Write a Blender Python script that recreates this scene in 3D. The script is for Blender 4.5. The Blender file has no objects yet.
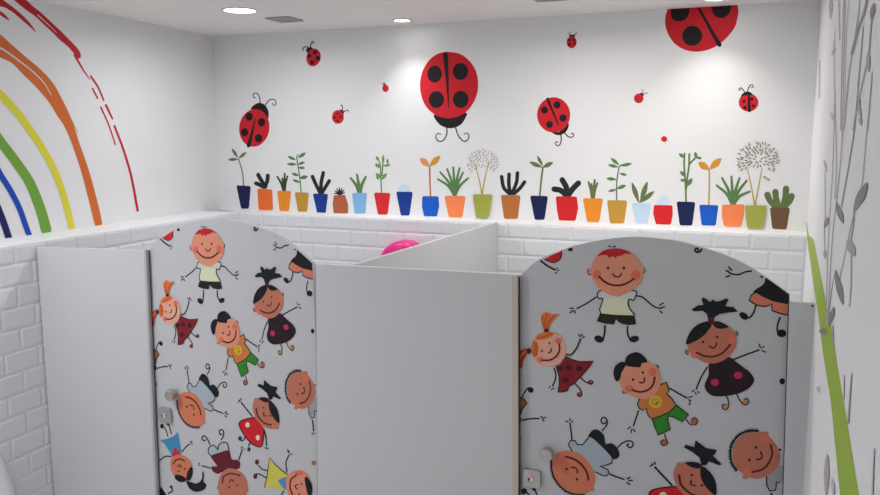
import bpy, bmesh, math, random
from mathutils import Vector, Matrix
from mathutils.geometry import tessellate_polygon
random.seed(7)
COL = bpy.context.scene.collection
scn = bpy.context.scene
H = 1.8                       # camera height above the floor

# ------------------------------------------------------------------ camera
F = 780.0; CX, CY, HY, VX = 440.0, 247.5, 140.0, -1500.0
_p = math.atan((CY-HY)/F)
UP = Vector((0, math.cos(_p), -math.sin(_p)))
_v = Vector((VX-CX, CY-HY, F)); _v -= _v.dot(UP)*UP
XA = (-_v).normalized(); YA = UP.cross(XA)
if YA.z < 0: YA = -YA
def ray(px, py):
    c = Vector((px-CX, CY-py, F))
    return Vector((c.dot(XA), c.dot(YA), c.dot(UP)))
cam_data = bpy.data.cameras.new('camera'); cam = bpy.data.objects.new('camera', cam_data); COL.objects.link(cam)
cam_data.sensor_width = 36; cam_data.lens = F/880*36; cam_data.clip_start = 0.02
R = Matrix(((XA.x, XA.y, -XA.z), (YA.x, YA.y, -YA.z), (UP.x, UP.y, -UP.z)))
cam.matrix_world = Matrix.Translation((0, 0, H)) @ R.to_4x4()
scn.camera = cam

# ------------------------------------------------------------------ materials
def lin(c):
    c /= 255.0
    return c/12.92 if c <= 0.04045 else ((c+0.055)/1.055)**2.4
def rgb(t): return (lin(t[0]), lin(t[1]), lin(t[2]), 1)
MATS = {}
def mat(name, col, rough=0.55, spec=0.3, metal=0.0, noise=0.0, nscale=8.0, bump=0.0, bscale=60.0, coat=0.0):
    if name in MATS: return MATS[name]
    m = bpy.data.materials.new(name); m.use_nodes = True
    nt = m.node_tree; b = nt.nodes['Principled BSDF']
    b.inputs['Base Color'].default_value = rgb(col)
    b.inputs['Roughness'].default_value = rough
    b.inputs['Specular IOR Level'].default_value = spec
    b.inputs['Metallic'].default_value = metal
    b.inputs['Coat Weight'].default_value = coat
    if noise > 0 or bump > 0:
        tc = nt.nodes.new('ShaderNodeTexCoord')
    if noise > 0:
        n = nt.nodes.new('ShaderNodeTexNoise'); n.inputs['Scale'].default_value = nscale; n.inputs['Detail'].default_value = 4
        nt.links.new(tc.outputs['Object'], n.inputs['Vector'])
        mx = nt.nodes.new('ShaderNodeMix'); mx.data_type = 'RGBA'
        c = rgb(col)
        mx.inputs['A'].default_value = tuple(max(0, v*(1-noise)) for v in c[:3])+(1,)
        mx.inputs['B'].default_value = tuple(min(1, v*(1+noise)) for v in c[:3])+(1,)
        nt.links.new(n.outputs['Fac'], mx.inputs['Factor']); nt.links.new(mx.outputs['Result'], b.inputs['Base Color'])
    if bump > 0:
        n2 = nt.nodes.new('ShaderNodeTexNoise'); n2.inputs['Scale'].default_value = bscale; n2.inputs['Detail'].default_value = 3
        nt.links.new(tc.outputs['Object'], n2.inputs['Vector'])
        bp = nt.nodes.new('ShaderNodeBump'); bp.inputs['Strength'].default_value = bump; bp.inputs['Distance'].default_value = 0.002
        nt.links.new(n2.outputs['Fac'], bp.inputs['Height']); nt.links.new(bp.outputs['Normal'], b.inputs['Normal'])
    MATS[name] = m
    return m
def emis(name, col, s):
    m = bpy.data.materials.new(name); m.use_nodes = True; nt = m.node_tree
    nt.nodes.remove(nt.nodes['Principled BSDF'])
    e = nt.nodes.new('ShaderNodeEmission'); e.inputs['Color'].default_value = rgb(col); e.inputs['Strength'].default_value = s
    nt.links.new(e.outputs[0], nt.nodes['Material Output'].inputs['Surface']); return m

M_WALL = mat('wall_paint', (236, 236, 238), 0.7, 0.2, noise=0.015, nscale=3, bump=0.15, bscale=90)
M_CEIL = mat('ceiling_paint', (240, 238, 235), 0.8, 0.15, noise=0.012, nscale=2)
M_TILE = mat('glazed_tile', (232, 234, 239), 0.22, 0.5, noise=0.02, nscale=5)
M_GROUT = mat('grout', (222, 223, 227), 0.8, 0.2)
M_FLOOR = mat('floor_tile', (232, 231, 229), 0.4, 0.4, noise=0.03, nscale=4)
M_LEDGE = mat('ledge_top', (243, 243, 244), 0.5, 0.3, noise=0.01, nscale=4)
M_PANEL = mat('panel_laminate', (206, 206, 209), 0.45, 0.35, noise=0.012, nscale=6)
M_DOOR = mat('door_laminate', (200, 200, 204), 0.4, 0.35, noise=0.01, nscale=6)
M_EDGE = mat('edge_band_grey', (182, 183, 185), 0.4, 0.4, noise=0.03, nscale=20)
M_EDGEB = mat('edge_band_beige', (198, 190, 176), 0.45, 0.4, noise=0.04, nscale=20)
M_SHADE_BOLT = mat('gap_shade_and_bolt', (70, 68, 66), 0.6, 0.2)  # dark colour of the painted gap shadows; the bolt shares it
M_STEEL = mat('brushed_steel', (185, 185, 182), 0.32, 0.5, metal=0.85, noise=0.06, nscale=30)
M_PINK = mat('pink_plastic', (222, 44, 134), 0.35, 0.4, coat=0.0, noise=0.02, nscale=5)
M_CERAMIC = mat('white_ceramic', (236, 237, 238), 0.15, 0.5, noise=0.01, nscale=5)
M_VENT = mat('vent_metal', (176, 173, 172), 0.5, 0.3, noise=0.03, nscale=20)
M_VDARK = mat('vent_dark', (120, 117, 116), 0.7, 0.2)
M_RING = mat('lamp_ring', (205, 203, 200), 0.35, 0.5)
PAL = {}
def C(n, c, r=0.6):
    PAL[n] = mat('paint_'+n, c, r, 0.25, noise=0.04, nscale=25)
for n, c in dict(skin=(228,150,122), skin_warm=(216,128,96), skin_pale=(233,172,150), skin_brown=(196,120,98), cheek=(224,116,94), hair_black=(24,26,32), hair_red=(196,34,44),
    ginger=(224,122,52), ginger_dark=(190,60,40), tie=(80,24,44), outline=(34,24,24), mouth=(96,36,28), cream=(226,226,196), cream_grey=(205,214,204), olive_black=(34,38,22),
    grey_blue=(172,184,196), grey_shirt=(168,168,172), green_cloth=(52,140,44), shirt_orange=(208,126,68), sun_yellow=(226,184,56), sun_amber=(196,140,40), maroon=(134,30,42),
    maroon_spot=(70,22,24), dress_dark=(40,22,32), pink_spot=(196,44,96), dress_red=(212,32,40), spot_cream=(220,224,200), dress_blue=(68,146,190), scarf_red=(206,48,66),
    dress_yellow=(214,208,92), collar_blue=(92,146,206), coffee=(176,108,78), tan=(200,146,96), wine=(104,26,44), teal_dark=(44,66,80), sage=(176,196,196), bib_brown=(150,104,66), salmon=(222,128,104),
    bug_red=(206,30,44), bug_black=(26,20,24), navy=(24,30,78), royal=(20,56,142), azure=(22,92,200), sky=(130,184,228), pale_sky=(196,218,240), dome=(208,226,244), orange=(240,112,48), orange_soft=(250,138,84),
    amber=(236,144,42), ochre=(196,150,58), clay=(180,96,62), rust=(188,112,58), olive_pot=(166,170,74), pot_red=(216,40,46), crimson=(214,34,40), umber=(112,84,62),
    leaf=(92,132,80), leaf_olive=(102,120,72), leaf_dark=(48,66,46), leaf_black=(34,40,38), leaf_bright=(112,160,72), leaf_gold=(214,150,52), leaf_peach=(226,150,92), stalk=(150,156,80), stalk_rust=(200,112,66), stalk_gold=(190,160,76), seed=(120,110,70),
    rainbow_red=(196,36,50), rainbow_orange=(214,110,52), rainbow_yellow=(226,218,70), rainbow_green=(118,168,62), rainbow_blue=(24,76,184), rainbow_navy=(26,30,100), wall_white=(214,214,216), lime=(158,186,66), twig=(172,169,172), twig_dark=(136,132,138), twig_faint=(202,200,204), twig_mauve=(184,174,180)).items(): C(n, c)

# ------------------------------------------------------------------ basic builders
def link(o, parent=None):
    COL.objects.link(o)
    if parent is not None:
        o.parent = parent; o.matrix_parent_inverse = Matrix.Translation(-parent.location)
    return o
def mesh_obj(name, V, Fc, mats, parent=None, midx=None, smooth=False, solid=True):
    me = bpy.data.meshes.new(name); me.from_pydata([tuple(v) for v in V], [], Fc)
    for m in (mats if isinstance(mats, (list, tuple)) else [mats]): me.materials.append(m)
    if midx:
        for p, i in zip(me.polygons, midx): p.material_index = i
    if smooth:
        for p in me.polygons: p.use_smooth = True
    if solid:
        bm = bmesh.new(); bm.from_mesh(me); bmesh.ops.recalc_face_normals(bm, faces=bm.faces); bm.to_mesh(me); bm.free()
    me.update()
    return link(bpy.data.objects.new(name, me), parent)
def tag(o, label=None, cat=None, group=None, kind=None):
    if label: o['label'] = label
    if cat: o['category'] = cat
    if group: o['group'] = group
    if kind: o['kind'] = kind
    return o
def thing(name, loc, label, cat, group=None):
    o = bpy.data.objects.new(name, None); o.empty_display_size = 0.05; COL.objects.link(o); o.location = loc
    return tag(o, label, cat, group)
def prism(pts, z0, z1):                   # plan outline (x,y), counter-clockwise
    n = len(pts); V = [(x, y, z0) for x, y in pts]+[(x, y, z1) for x, y in pts]
    return V, [tuple(range(n-1, -1, -1)), tuple(range(n, 2*n))]+[(i, (i+1) % n, n+(i+1) % n, n+i) for i in range(n)]
def bevel(o, w=0.002, seg=2):
    md = o.modifiers.new('bevel', 'BEVEL'); md.width = w; md.segments = seg; md.limit_method = 'ANGLE'; return o
def extr(outline, fn, t0, t1):            # outline in (u,w), fn(u,w,t)->3D
    n = len(outline); V = [fn(u, w, t0) for u, w in outline]+[fn(u, w, t1) for u, w in outline]
    return V, [tuple(range(n)), tuple(range(2*n-1, n-1, -1))]+[(i, n+i, n+(i+1) % n, (i+1) % n) for i in range(n)]
def lathe(profile, origin, axis, seg=32):  # profile list of (r, t)
    a = Vector(axis).normalized(); q = a.to_track_quat('Z', 'Y').to_matrix(); V = []; Fc = []
    for r, t in profile:
        for k in range(seg):
            an = 2*math.pi*k/seg; V.append(Vector(origin)+q@Vector((r*math.cos(an), r*math.sin(an), t)))
    for i in range(len(profile)-1):
        for k in range(seg):
            Fc.append((i*seg+k, i*seg+(k+1) % seg, (i+1)*seg+(k+1) % seg, (i+1)*seg+k))
    Fc.append(tuple(range(seg-1, -1, -1))); Fc.append(tuple(range((len(profile)-1)*seg, len(profile)*seg)))
    return V, Fc

# ------------------------------------------------------------------ the room
ZC = 0.686+H; ZL = -0.468+H; YB = 4.4; YF = 2.6; YL = 4.215
WL0, WL1 = Vector((-3.43, 4.4)), Vector((-3.33, 2.6))      # painted left wall
TL0, TL1 = Vector((-3.143, 4.4)), Vector((-3.066, 2.6))    # tiled ledge face on the left
WR0, WR1 = Vector((0.2465, 4.4)), Vector((0.185, 2.6))     # right wall
YN = -1.6
def at_y(a, b, y): return a.x+(b.x-a.x)*(y-a.y)/(b.y-a.y)
xL0, xL1 = at_y(WL0, WL1, YB), at_y(WL0, WL1, YN)
xR0, xR1 = at_y(WR0, WR1, YB), at_y(WR0, WR1, YN)
xT = lambda y: at_y(TL0, TL1, y)
def struct(name, V, Fc, m, parent=None):
    o = mesh_obj(name, V, Fc, m, parent); o['kind'] = 'structure'; return o
T = 0.1
struct('floor', *prism([(xL0-T, YN-T), (xR0+T, YN-T), (xR0+T, YB+T), (xL0-T, YB+T)], -0.05, 0), M_FLOOR)
struct('ceiling', *prism([(xL0-T, YN-T), (xR0+T, YN-T), (xR0+T, YB+T), (xL0-T, YB+T)], ZC, ZC+0.05), M_CEIL)
struct('wall_back', *prism([(xL0-T, YB), (xR0+T, YB), (xR0+T, YB+T), (xL0-T, YB+T)], 0, ZC), M_WALL)
struct('wall_left', *prism([(xL1-T, YN), (xL1, YN), (xL0, YB), (xL0-T, YB)], 0, ZC), M_WALL)
struct('wall_right', *prism([(xR1, YN), (xR1+T, YN), (xR0+T, YB), (xR0, YB)], 0, ZC), M_WALL)
struct('wall_front', *prism([(xL0-T, YN-T), (xR0+T, YN-T), (xR0+T, YN), (xL0-T, YN)], 0, ZC), M_WALL)
t1 = struct('trim_1', *prism([(xT(YL)-0.01, YL+0.006), (at_y(WR0, WR1, YL), YL+0.006), (xR0, YB), (xL0, YB)], 0, ZL), [M_LEDGE])
t2 = struct('trim_2', *prism([(xL1, YN), (xT(YN)-0.006, YN), (xT(YL)-0.006, YL+0.006), (at_y(WL0, WL1, YL), YL+0.006)], 0, ZL), [M_LEDGE])

def tiles(name, P0, P1, ztop, first, parent, uoff=0.0, tw=0.1835, th=0.0985, depth=0.0038, bev=0.012, gap=0.001):
    P0 = Vector((P0[0], P0[1])); P1 = Vector((P1[0], P1[1])); L = (P1-P0).length; d = (P1-P0)/L; n = Vector((d.y, -d.x))
    V = []; Fc = []; mi = []
    def P(u, z, o): q = P0+d*u+n*o; return (q.x, q.y, z)
    V += [P(0, 0, 0.0), P(L, 0, 0.0), P(L, ztop, 0.0), P(0, ztop, 0.0)]; Fc.append((0, 1, 2, 3)); mi.append(1)
    rows = [(ztop-first, ztop)]; z = ztop-first
    while z > 0.0: rows.append((max(z-th, 0), z)); z -= th
    for r, (a, b) in enumerate(rows):
        if b-a < 0.02: continue
        u = -tw+((uoff+(tw/2 if r % 2 else 0)) % tw)
        while u < L:
            u0, u1 = max(u, 0)+gap/2, min(u+tw, L)-gap/2
            if u1-u0 > 0.02:
                a_, b_ = a+gap/2, b-gap/2; k = len(V)
                V += [P(u0, a_, 0.0), P(u1, a_, 0.0), P(u1, b_, 0.0), P(u0, b_, 0.0),
                      P(u0+bev, a_+bev, depth), P(u1-bev, a_+bev, depth), P(u1-bev, b_-bev, depth), P(u0+bev, b_-bev, depth)]
                for f in ((4, 5, 6, 7), (0, 1, 5, 4), (1, 2, 6, 5), (2, 3, 7, 6), (3, 0, 4, 7)): Fc.append(tuple(k+i for i in f)); mi.append(0)
            u += tw
    o = mesh_obj(name, V, Fc, [M_TILE, M_GROUT], parent, mi, solid=False); o['kind'] = 'structure'; return o
# grout joint seen at x=-2.40 in the topmost course of the back ledge
x0b = xT(YL)
tiles('tiling', (x0b, YL+0.005), (at_y(WR0, WR1, YL), YL+0.005), ZL, 0.083, t1, uoff=(-2.40-x0b))
tiles('tiling', (xT(YN)-0.005, YN), (xT(YL)-0.005, YL), ZL, 0.083, t2, uoff=0.05)

# ------------------------------------------------------------------ drawing on surfaces
def smooth_closed(p, k=6):
    n = len(p); out = []
    for i in range(n):
        a, b, c, d = p[i-1], p[i], p[(i+1) % n], p[(i+2) % n]
        for j in range(k):
            t = j/k; out.append(tuple(0.5*((2*b[q])+(-a[q]+c[q])*t+(2*a[q]-5*b[q]+4*c[q]-d[q])*t*t+(-a[q]+3*b[q]-3*c[q]+d[q])*t**3) for q in (0, 1)))
    return out
def smooth_open(p, k=6):
    if len(p) < 3: return list(p)
    out = []; n = len(p)
    for i in range(n-1):
        a = p[i-1] if i else (2*p[0][0]-p[1][0], 2*p[0][1]-p[1][1]); b = p[i]; c = p[i+1]
        d = p[i+2] if i+2 < n else (2*p[-1][0]-p[-2][0], 2*p[-1][1]-p[-2][1])
        for j in range(k):
            t = j/k; out.append(tuple(0.5*((2*b[q])+(-a[q]+c[q])*t+(2*a[q]-5*b[q]+4*c[q]-d[q])*t*t+(-a[q]+3*b[q]-3*c[q]+d[q])*t**3) for q in (0, 1)))
    out.append(tuple(p[-1])); return out
def clip_poly(poly, clip):                 # convex clip, counter-clockwise
    out = poly
    for i in range(len(clip)):
        a, b = clip[i], clip[(i+1) % len(clip)]
        def side(p): return (b[0]-a[0])*(p[1]-a[1])-(b[1]-a[1])*(p[0]-a[0])
        inp = out; out = []
        for j in range(len(inp)):
            p, q = inp[j-1], inp[j]; sp, sq = side(p), side(q)
            if (sp >= 0) != (sq >= 0):
                t = sp/(sp-sq); out.append((p[0]+(q[0]-p[0])*t, p[1]+(q[1]-p[1])*t))
            if sq >= 0: out.append(q)
        if len(out) < 3: return []
    return out
class Surface:
    """A vertical plane O + u*d + z, facing n.  px() finds where a sight line meets it."""
    def __init__(s, O, d, clip=None, uvmap=None, alt=None):
        s.O = Vector((O[0], O[1])); s.d = Vector((d[0], d[1])).normalized(); s.n = Vector((s.d.y, -s.d.x)); s.clip = clip; s.uvmap = uvmap; s.alt = alt
    def px(s, x, y, alt=False):
        if alt and s.alt: return s.alt(x, y)
        r = ray(x, y); t = s.O.dot(s.n)/(r.x*s.n.x+r.y*s.n.y); q = Vector((r.x*t, r.y*t))-s.O
        return (q.dot(s.d), r.z*t+H)
    def xyz(s, u, w, off):
        if s.uvmap: u, w = s.uvmap(u, w)
        q = s.O+s.d*u+s.n*off; return Vector((q.x, q.y, w))
class Art:
    def __init__(s, surf, base=0.0003, step=0.00004):
        s.S = surf; s.off = base; s.step = step; s.parts = {}; s.order = []; s.K = (0, 0, 1); s.cur = None
    def part(s, key, name=None, label=None, under=None):
        if key not in s.parts: s.parts[key] = dict(name=name or key, label=label, under=under, polys=[]); s.order.append(key)
        s.cur = key; return s
    def _uv(s, p):
        K = s.K; return s.S.px(K[0]+p[0]/K[2], K[1]+p[1]/K[2], len(K) > 3)
    def _emit(s, col, polys):
        s.off += s.step
        for pl in polys:
            if s.S.clip:
                pl = clip_poly(pl, s.S.clip)
                if len(pl) < 3: continue
            s.parts[s.cur]['polys'].append((pl, col, s.off))
    def poly(s, col, pts, sm=True):
        pts = smooth_closed(pts) if sm else pts
        uv = [s._uv(p) for p in pts]
        tr = tessellate_polygon([[Vector((a, b, 0)) for a, b in uv]]); out = []
        for t in tr:
            q = [uv[i] for i in t]
            ar = (q[1][0]-q[0][0])*(q[2][1]-q[0][1])-(q[1][1]-q[0][1])*(q[2][0]-q[0][0])
            if abs(ar) < 1e-12: continue
            out.append(q if ar > 0 else q[::-1])
        s._emit(col, out); return s
    def ell(s, col, cx, cy, rx, ry=None, rot=0, n=28):
        ry = rx if ry is None else ry; a = math.radians(rot)
        return s.poly(col, [(cx+rx*math.cos(t)*math.cos(a)-ry*math.sin(t)*math.sin(a), cy+rx*math.cos(t)*math.sin(a)+ry*math.sin(t)*math.cos(a)) for t in [2*math.pi*k/n for k in range(n)]], False)
    def line(s, col, pts, w=9, w2=None, sm=True):
        p = smooth_open(pts, 8 if len(pts) < 10 else 4) if sm else list(pts); n = len(p)
        w2 = w if w2 is None else w2; w *= 1.25; w2 *= 1.25; L = []; Rr = []
        for i in range(n):
            a, b = p[max(i-1, 0)], p[min(i+1, n-1)]; dx, dy = b[0]-a[0], b[1]-a[1]; l = math.hypot(dx, dy) or 1
            ww = (w+(w2-w)*i/(n-1))/2; L.append((p[i][0]-dy/l*ww, p[i][1]+dx/l*ww)); Rr.append((p[i][0]+dy/l*ww, p[i][1]-dx/l*ww))
        out = []
        def orient(q):
            ar = sum(q[i-1][0]*q[i][1]-q[i][0]*q[i-1][1] for i in range(len(q))); return q if ar > 0 else q[::-1]
        for i in range(n-1): out.append(orient([s._uv(L[i]), s._uv(L[i+1]), s._uv(Rr[i+1]), s._uv(Rr[i])]))
        caps = []
        for q, ww in ((p[0], w), (p[-1], w2)):
            if ww > 1: caps.append(orient([s._uv((q[0]+ww/2*math.cos(t), q[1]+ww/2*math.sin(t))) for t in [2*math.pi*k/10 for k in range(10)]]))
        for c_ in caps: s._emit(col, [c_])
        s._emit(col, out); return s
    def dashes(s, col, segs, w=8):
        for a, b, c, d in segs: s.line(col, [(a, b), (c, d)], w, sm=False)
        return s
    def build(s, root, rootname=None):
        made = {}
        for key in s.order:
            P = s.parts[key]
            if not P['polys']: continue
            cols = []; V = []; Fc = []; mi = []; idx = {}
            for pl, col, off in P['polys']:
                if col not in cols: cols.append(col)
                ids = []
                for u, w in pl:
                    k = (round(u, 6), round(w, 6), round(off, 7))
                    if k not in idx: idx[k] = len(V); V.append(s.S.xyz(u, w, off))
                    if idx[k] not in ids: ids.append(idx[k])
                if len(ids) >= 3: Fc.append(tuple(ids)); mi.append(cols.index(col))
            par = root
            if P['under']: par = made.get(P['under'], root)
            if par is None: par = root
            o = mesh_obj(P['name'], V, Fc, [PAL[c] for c in cols], None, mi, solid=False)
            o.parent = par; root_loc = root.location
            o.matrix_parent_inverse = Matrix.Translation(-root_loc) if par is root else Matrix.Identity(4)
            if P['label']: o['label'] = P['label']
            made[key] = o
        return made

S_BACK = Surface((0, YB), (1, 0))
S_LEFT = Surface((WL1.x, WL1.y), (WL0-WL1))
S_RIGHT = Surface((WR0.x, WR0.y), (WR1-WR0))
def anchor(A):
    pts = [A.S.xyz(u, w, 0) for P in A.parts.values() for pl, c, o in P['polys'] for u, w in pl]
    return Vector((sum(p.x for p in pts)/len(pts), sum(p.y for p in pts)/len(pts), min(p.z for p in pts)))
def decal(name, label, cat, group, draw, surf, step=0.00004):
    A = Art(surf, step=step); draw(A)
    root = thing(name, anchor(A), label, cat, group); A.build(root); return root

# ------------------------------------------------------------------ rainbow
def rainbow(A):
    A.part('r1', 'rainbow_stripe', 'broken red outer brush stripe')
    A.K = (0, 0, 8.25)
    A.poly('rainbow_red', [(90,-30),(200,-10),(270,50),(340,105),(420,180),(500,255),(570,325),(640,400),(665,445),(664,474),(645,482),(608,440),(560,385),(500,335),(440,275),(360,200),(290,135),(200,70)])
    A.poly('rainbow_red', [(-20,-35),(40,10),(120,70),(190,130),(250,195),(300,268),(250,225),(180,165),(110,105),(40,62),(-20,40)])
    A.poly('rainbow_red', [(-10,85),(40,120),(78,168),(40,150),(-10,115)])
    A.line('wall_white', [(312,125),(390,195),(465,268)], 8, 3)
    A.K = (60, 60, 3.094)
    A.line('rainbow_red', [(45,-15),(70,28),(92,60)], 6, 2)
    A.line('rainbow_red', [(95,50),(118,85),(135,125)], 5, 4); A.line('rainbow_red', [(100,88),(116,118)], 4, 4)
    A.line('rainbow_red', [(142,140),(162,182)], 6, 4); A.line('rainbow_red', [(126,146),(150,200),(171,262)], 4, 3)
    A.line('rainbow_red', [(168,204),(195,275),(220,360),(240,466)], 5, 6)
    A.part('r2', 'rainbow_stripe', 'orange brush stripe')
    A.K = (0, 0, 1.0)
    A.poly('rainbow_orange', [(-12,28),(0,34.4),(12,45),(26,57.3),(40.4,69.4),(52.5,82.5),(60.6,96.7),(67.7,110.8),(73,124),(78.5,141),(87.5,166.7),(94.9,192.5),(100.6,216),(102,225),(100.5,228),(96.5,228),(95,225),(93.2,219),(87.5,195.7),(80,168),(71.5,143),(64.6,127),(56.6,114.8),(48.5,101.7),(36.4,87.6),(24.2,75.5),(12,63.3),(0,57.3),(-12,50)])
    A.K = (0, 30, 4.95)
    A.line('wall_white', [(-40,70),(20,100),(90,150),(160,205),(215,260),(252,320)], 8, 3)
    A.line('rainbow_orange', [(330,410),(355,450),(385,510)], 4, 2)
    A.part('r3', 'rainbow_stripe', 'yellow brush stripe')
    A.K = (0, 0, 1.0); A.line('rainbow_yellow', [(-12,83),(0,94.6),(16,111.5),(28.5,128),(41.2,147),(53.3,168.8),(61.8,190.6),(67.9,212.4),(71.6,228)], 6.6, 5)
    A.K = (0, 130, 4.125)
    A.part('r4', 'rainbow_stripe', 'broad green brush stripe')
    A.line('rainbow_green', [(-50,-30),(0,45),(60,125),(115,205),(145,270),(172,345),(190,412)], 30, 34)
    A.part('r5', 'rainbow_stripe', 'bright blue brush stripe')
    A.line('rainbow_blue', [(-40,110),(0,182),(45,255),(80,325),(105,395),(121,437)], 20, 18)
    A.part('r6', 'rainbow_stripe', 'dark navy brush stripe')
    A.line('rainbow_navy', [(-50,240),(-15,310),(15,385),(37,450)], 24, 22)
decal('rainbow_decal', 'large brush-stroke rainbow painted on the left wall above the tiled ledge', 'wall decal', None, rainbow, S_LEFT)

# ------------------------------------------------------------------ ladybugs
def bug(K, body, spots, seam, head, ants, label, col='bug_red', seamw=(12, 5), aw=6, over=False, cut=None):
    def d(A):
        A.K = K
        if head and not over:
            A.part('head', 'head', 'black head')
            A.poly('bug_black', head) if isinstance(head[0], tuple) else A.ell('bug_black', *head)
        for i, a in enumerate(ants): A.part('ant%d' % i, 'antenna', 'curled black antenna' if len(a) > 3 else None); A.line('bug_black', a, aw, aw*0.7)
        A.part('body', 'wing_case', 'red wing case')
        if cut: A.poly(col, cut+smooth_open(body), False)
        else: A.poly(col, body) if isinstance(body[0], tuple) else A.ell(col, *body)
        if over: A.part('head', 'head', 'black head'); A.poly('bug_black', head)
        if seam: A.part('seam', 'wing_seam', 'black line down the back'); A.line('bug_black', seam, *seamw)
        for i, q in enumerate(spots):
            A.part('spot%d' % i, 'spot', 'round black spot')
            A.poly('bug_black', q) if isinstance(q[0], tuple) else A.ell('bug_black', *q)
    decal('ladybug_decal', label, 'wall decal', 'ladybug decals on the back wall', d, S_BACK)
bug((230,85,7.07), (172,303,107,134,8), [(136,223,26,29),(224,264,26,30),(104,334,26,30),(202,376,26,30)], [(180,238),(158,330),(132,428)], [(150,172),(165,145),(205,126),(245,140),(270,180),(272,232),(255,240),(200,180)],
    [[(212,128),(210,90),(195,62),(175,58),(164,75),(172,92),(184,86)], [(252,142),(272,112),(300,100),(322,112),(324,136),(308,145),(300,128)]], 'ladybug with curled antennae low on the wall above the leftmost pots', seamw=(5, 22))
bug((295,35,5.21), (97,117,37,47,15), [(104,91,10,12),(75,109,10,12),(121,121,10,12),(90,143,10,12)], [(112,108),(105,140)], (78,80,20,17), [[(72,70),(62,62),(48,64),(40,74),(46,80)],[(80,68),(84,45),(92,33),(98,40),(92,46)]], 'small ladybug highest on the wall at the left, near the ceiling vent', seamw=(3,3), aw=5)
bug((295,35,5.21), (224,427,31,36,0), [(222,408,5),(208,428,6),(238,428,6),(222,446,6)], None, (243,400,14,10,30), [[(246,390),(248,375),(242,364),(240,370)],[(254,402),(265,393),(277,393),(278,400)]], 'small ladybug tilted right in the middle of the left half of the back wall', aw=4)
bug((220,0,2.93), (485,259,9.5,10.5,0), [], None, (482,249,5,3.5), [[(482,250),(479,243),(474,245)],[(483,249),(483,241)]], 'tiny ladybug beside the largest whole ladybug, left of it', aw=1.5)
bug((410,45,4.95), [(165,36),(190,34),(250,45),(300,85),(330,140),(337,210),(322,270),(285,325),(235,355),(180,362),(125,345),(80,305),(56,250),(50,190),(62,130),(95,75),(135,45)], [(122,144,36,42),(250,131,38,42),(131,270,38,42),(251,269,39,43)], [(176,48),(185,180),(192,315)],
    [(120,345),(180,350),(275,335),(275,360),(250,395),(205,412),(160,402),(130,375)], [[(182,410),(182,440),(165,472),(140,475),(128,455),(138,438),(152,442)],[(226,410),(240,450),(265,476),(285,470),(292,448),(280,435),(268,442)]], 'largest whole ladybug, head down with two long curled antennae', seamw=(20, 3), aw=5)
bug((530,90,8.25), (195,205,137,146,0), [(120,165,29,30),(223,122,29,30),(162,284,28,30),(273,231,30,31)], [(145,75),(180,160),(235,288)], [(170,340),(240,345),(312,275),(318,300),(300,340),(260,368),(215,370)],
    [[(253,365),(258,405),(250,445),(230,460),(212,448),(215,428),(232,430)],[(285,350),(310,380),(340,390),(360,378),(355,358),(340,362)]], 'medium ladybug facing down to the right at the middle of the wall', seamw=(20, 8), aw=8)
bug((655,0,9.0), [(742,44),(750,90),(745,150),(715,250),(640,345),(560,410),(470,450),(370,465),(270,448),(180,395),(120,310),(92,220),(96,140),(115,82)], [[(143,84),(225,79),(308,73),(310,82),(308,110),(290,155),(250,185),(205,192),(160,172),(145,140),(142,92)], [(512,62),(600,57),(680,51),(684,60),(680,90),(655,135),(610,162),(560,155),(525,125),(512,72)], (335,322,90,90)], [(390,66),(460,190),(525,310),(580,402)], None, [], 'largest ladybug cut off by the ceiling at the upper right', seamw=(18, 32), cut=[(430,62)])
bug((730,75,12.37), (230,340,122,112,0), [(172,325,22,18),(268,297,22,20),(185,402,22,20),(290,382,20,20)], [(235,240),(235,330),(240,440)], [(135,275),(150,235),(205,205),(255,215),(280,245),(230,250),(170,255)],
    [[(180,212),(160,178),(135,160),(110,175),(120,190),(135,182)],[(215,208),(230,160),(255,125),(280,125),(285,150),(262,158)]], 'small ladybug facing up at the right above the dandelion pot', seamw=(16, 34), aw=11, over=True)
bug((555,25,18.33), (305,315,92,110,0), [(262,275,28,26),(348,270,26,26),(258,355,28,26),(360,335,20,24)], None, (312,215,55,38), [[(290,195),(268,165),(270,140)],[(345,190),(375,170),(395,140)]], 'small ladybug near the ceiling between the two largest ladybugs', aw=16)
bug((625,80,7.07), (97,130,34,34,0), [(85,120,4),(108,125,4),(95,145,4),(80,138,4)], None, (118,103,16,11,35), [[(122,98),(128,80),(118,66)],[(130,102),(148,92),(162,96)]], 'small ladybug just below and left of the ladybug cut by the ceiling', aw=4)
bug((625,80,7.07), (277,417,21,20,0), [], None, None, [[(292,425),(310,428)],[(282,435),(288,447)]], 'tiny red ladybug just above the navy pot with leafy stems', aw=3)

# ------------------------------------------------------------------ potted plants on the wall
def pot(K, potcol, potpts, draw, label, potname, sharp=False, plant='plant'):
    def d(A):
        A.K = K
        A.part('plant', plant); draw(A)
        A.part('pot', 'pot', potname); A.poly(potcol, rounded(potpts), False)
    decal('potted_plant_decal', label, 'wall decal', 'potted plant decals above the tiled ledge', d, S_BACK)
def rounded(q, r=0.12):
    out = []; n = len(q)
    for i in range(n):
        a, b, c = q[i-1], q[i], q[(i+1) % n]
        p0 = (b[0]+(a[0]-b[0])*r, b[1]+(a[1]-b[1])*r); p1 = (b[0]+(c[0]-b[0])*r, b[1]+(c[1]-b[1])*r)
        for k in range(5):
            t = k/4; out.append(tuple((1-t)**2*p0[j]+2*t*(1-t)*b[j]+t*t*p1[j] for j in (0, 1)))
    return out
def blades(col, segs, w=26, w2=None):
    def f(A):
        for s in segs: A.line(col, s, w*0.82, (w if w2 is None else w2)*0.82)
    return f
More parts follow.
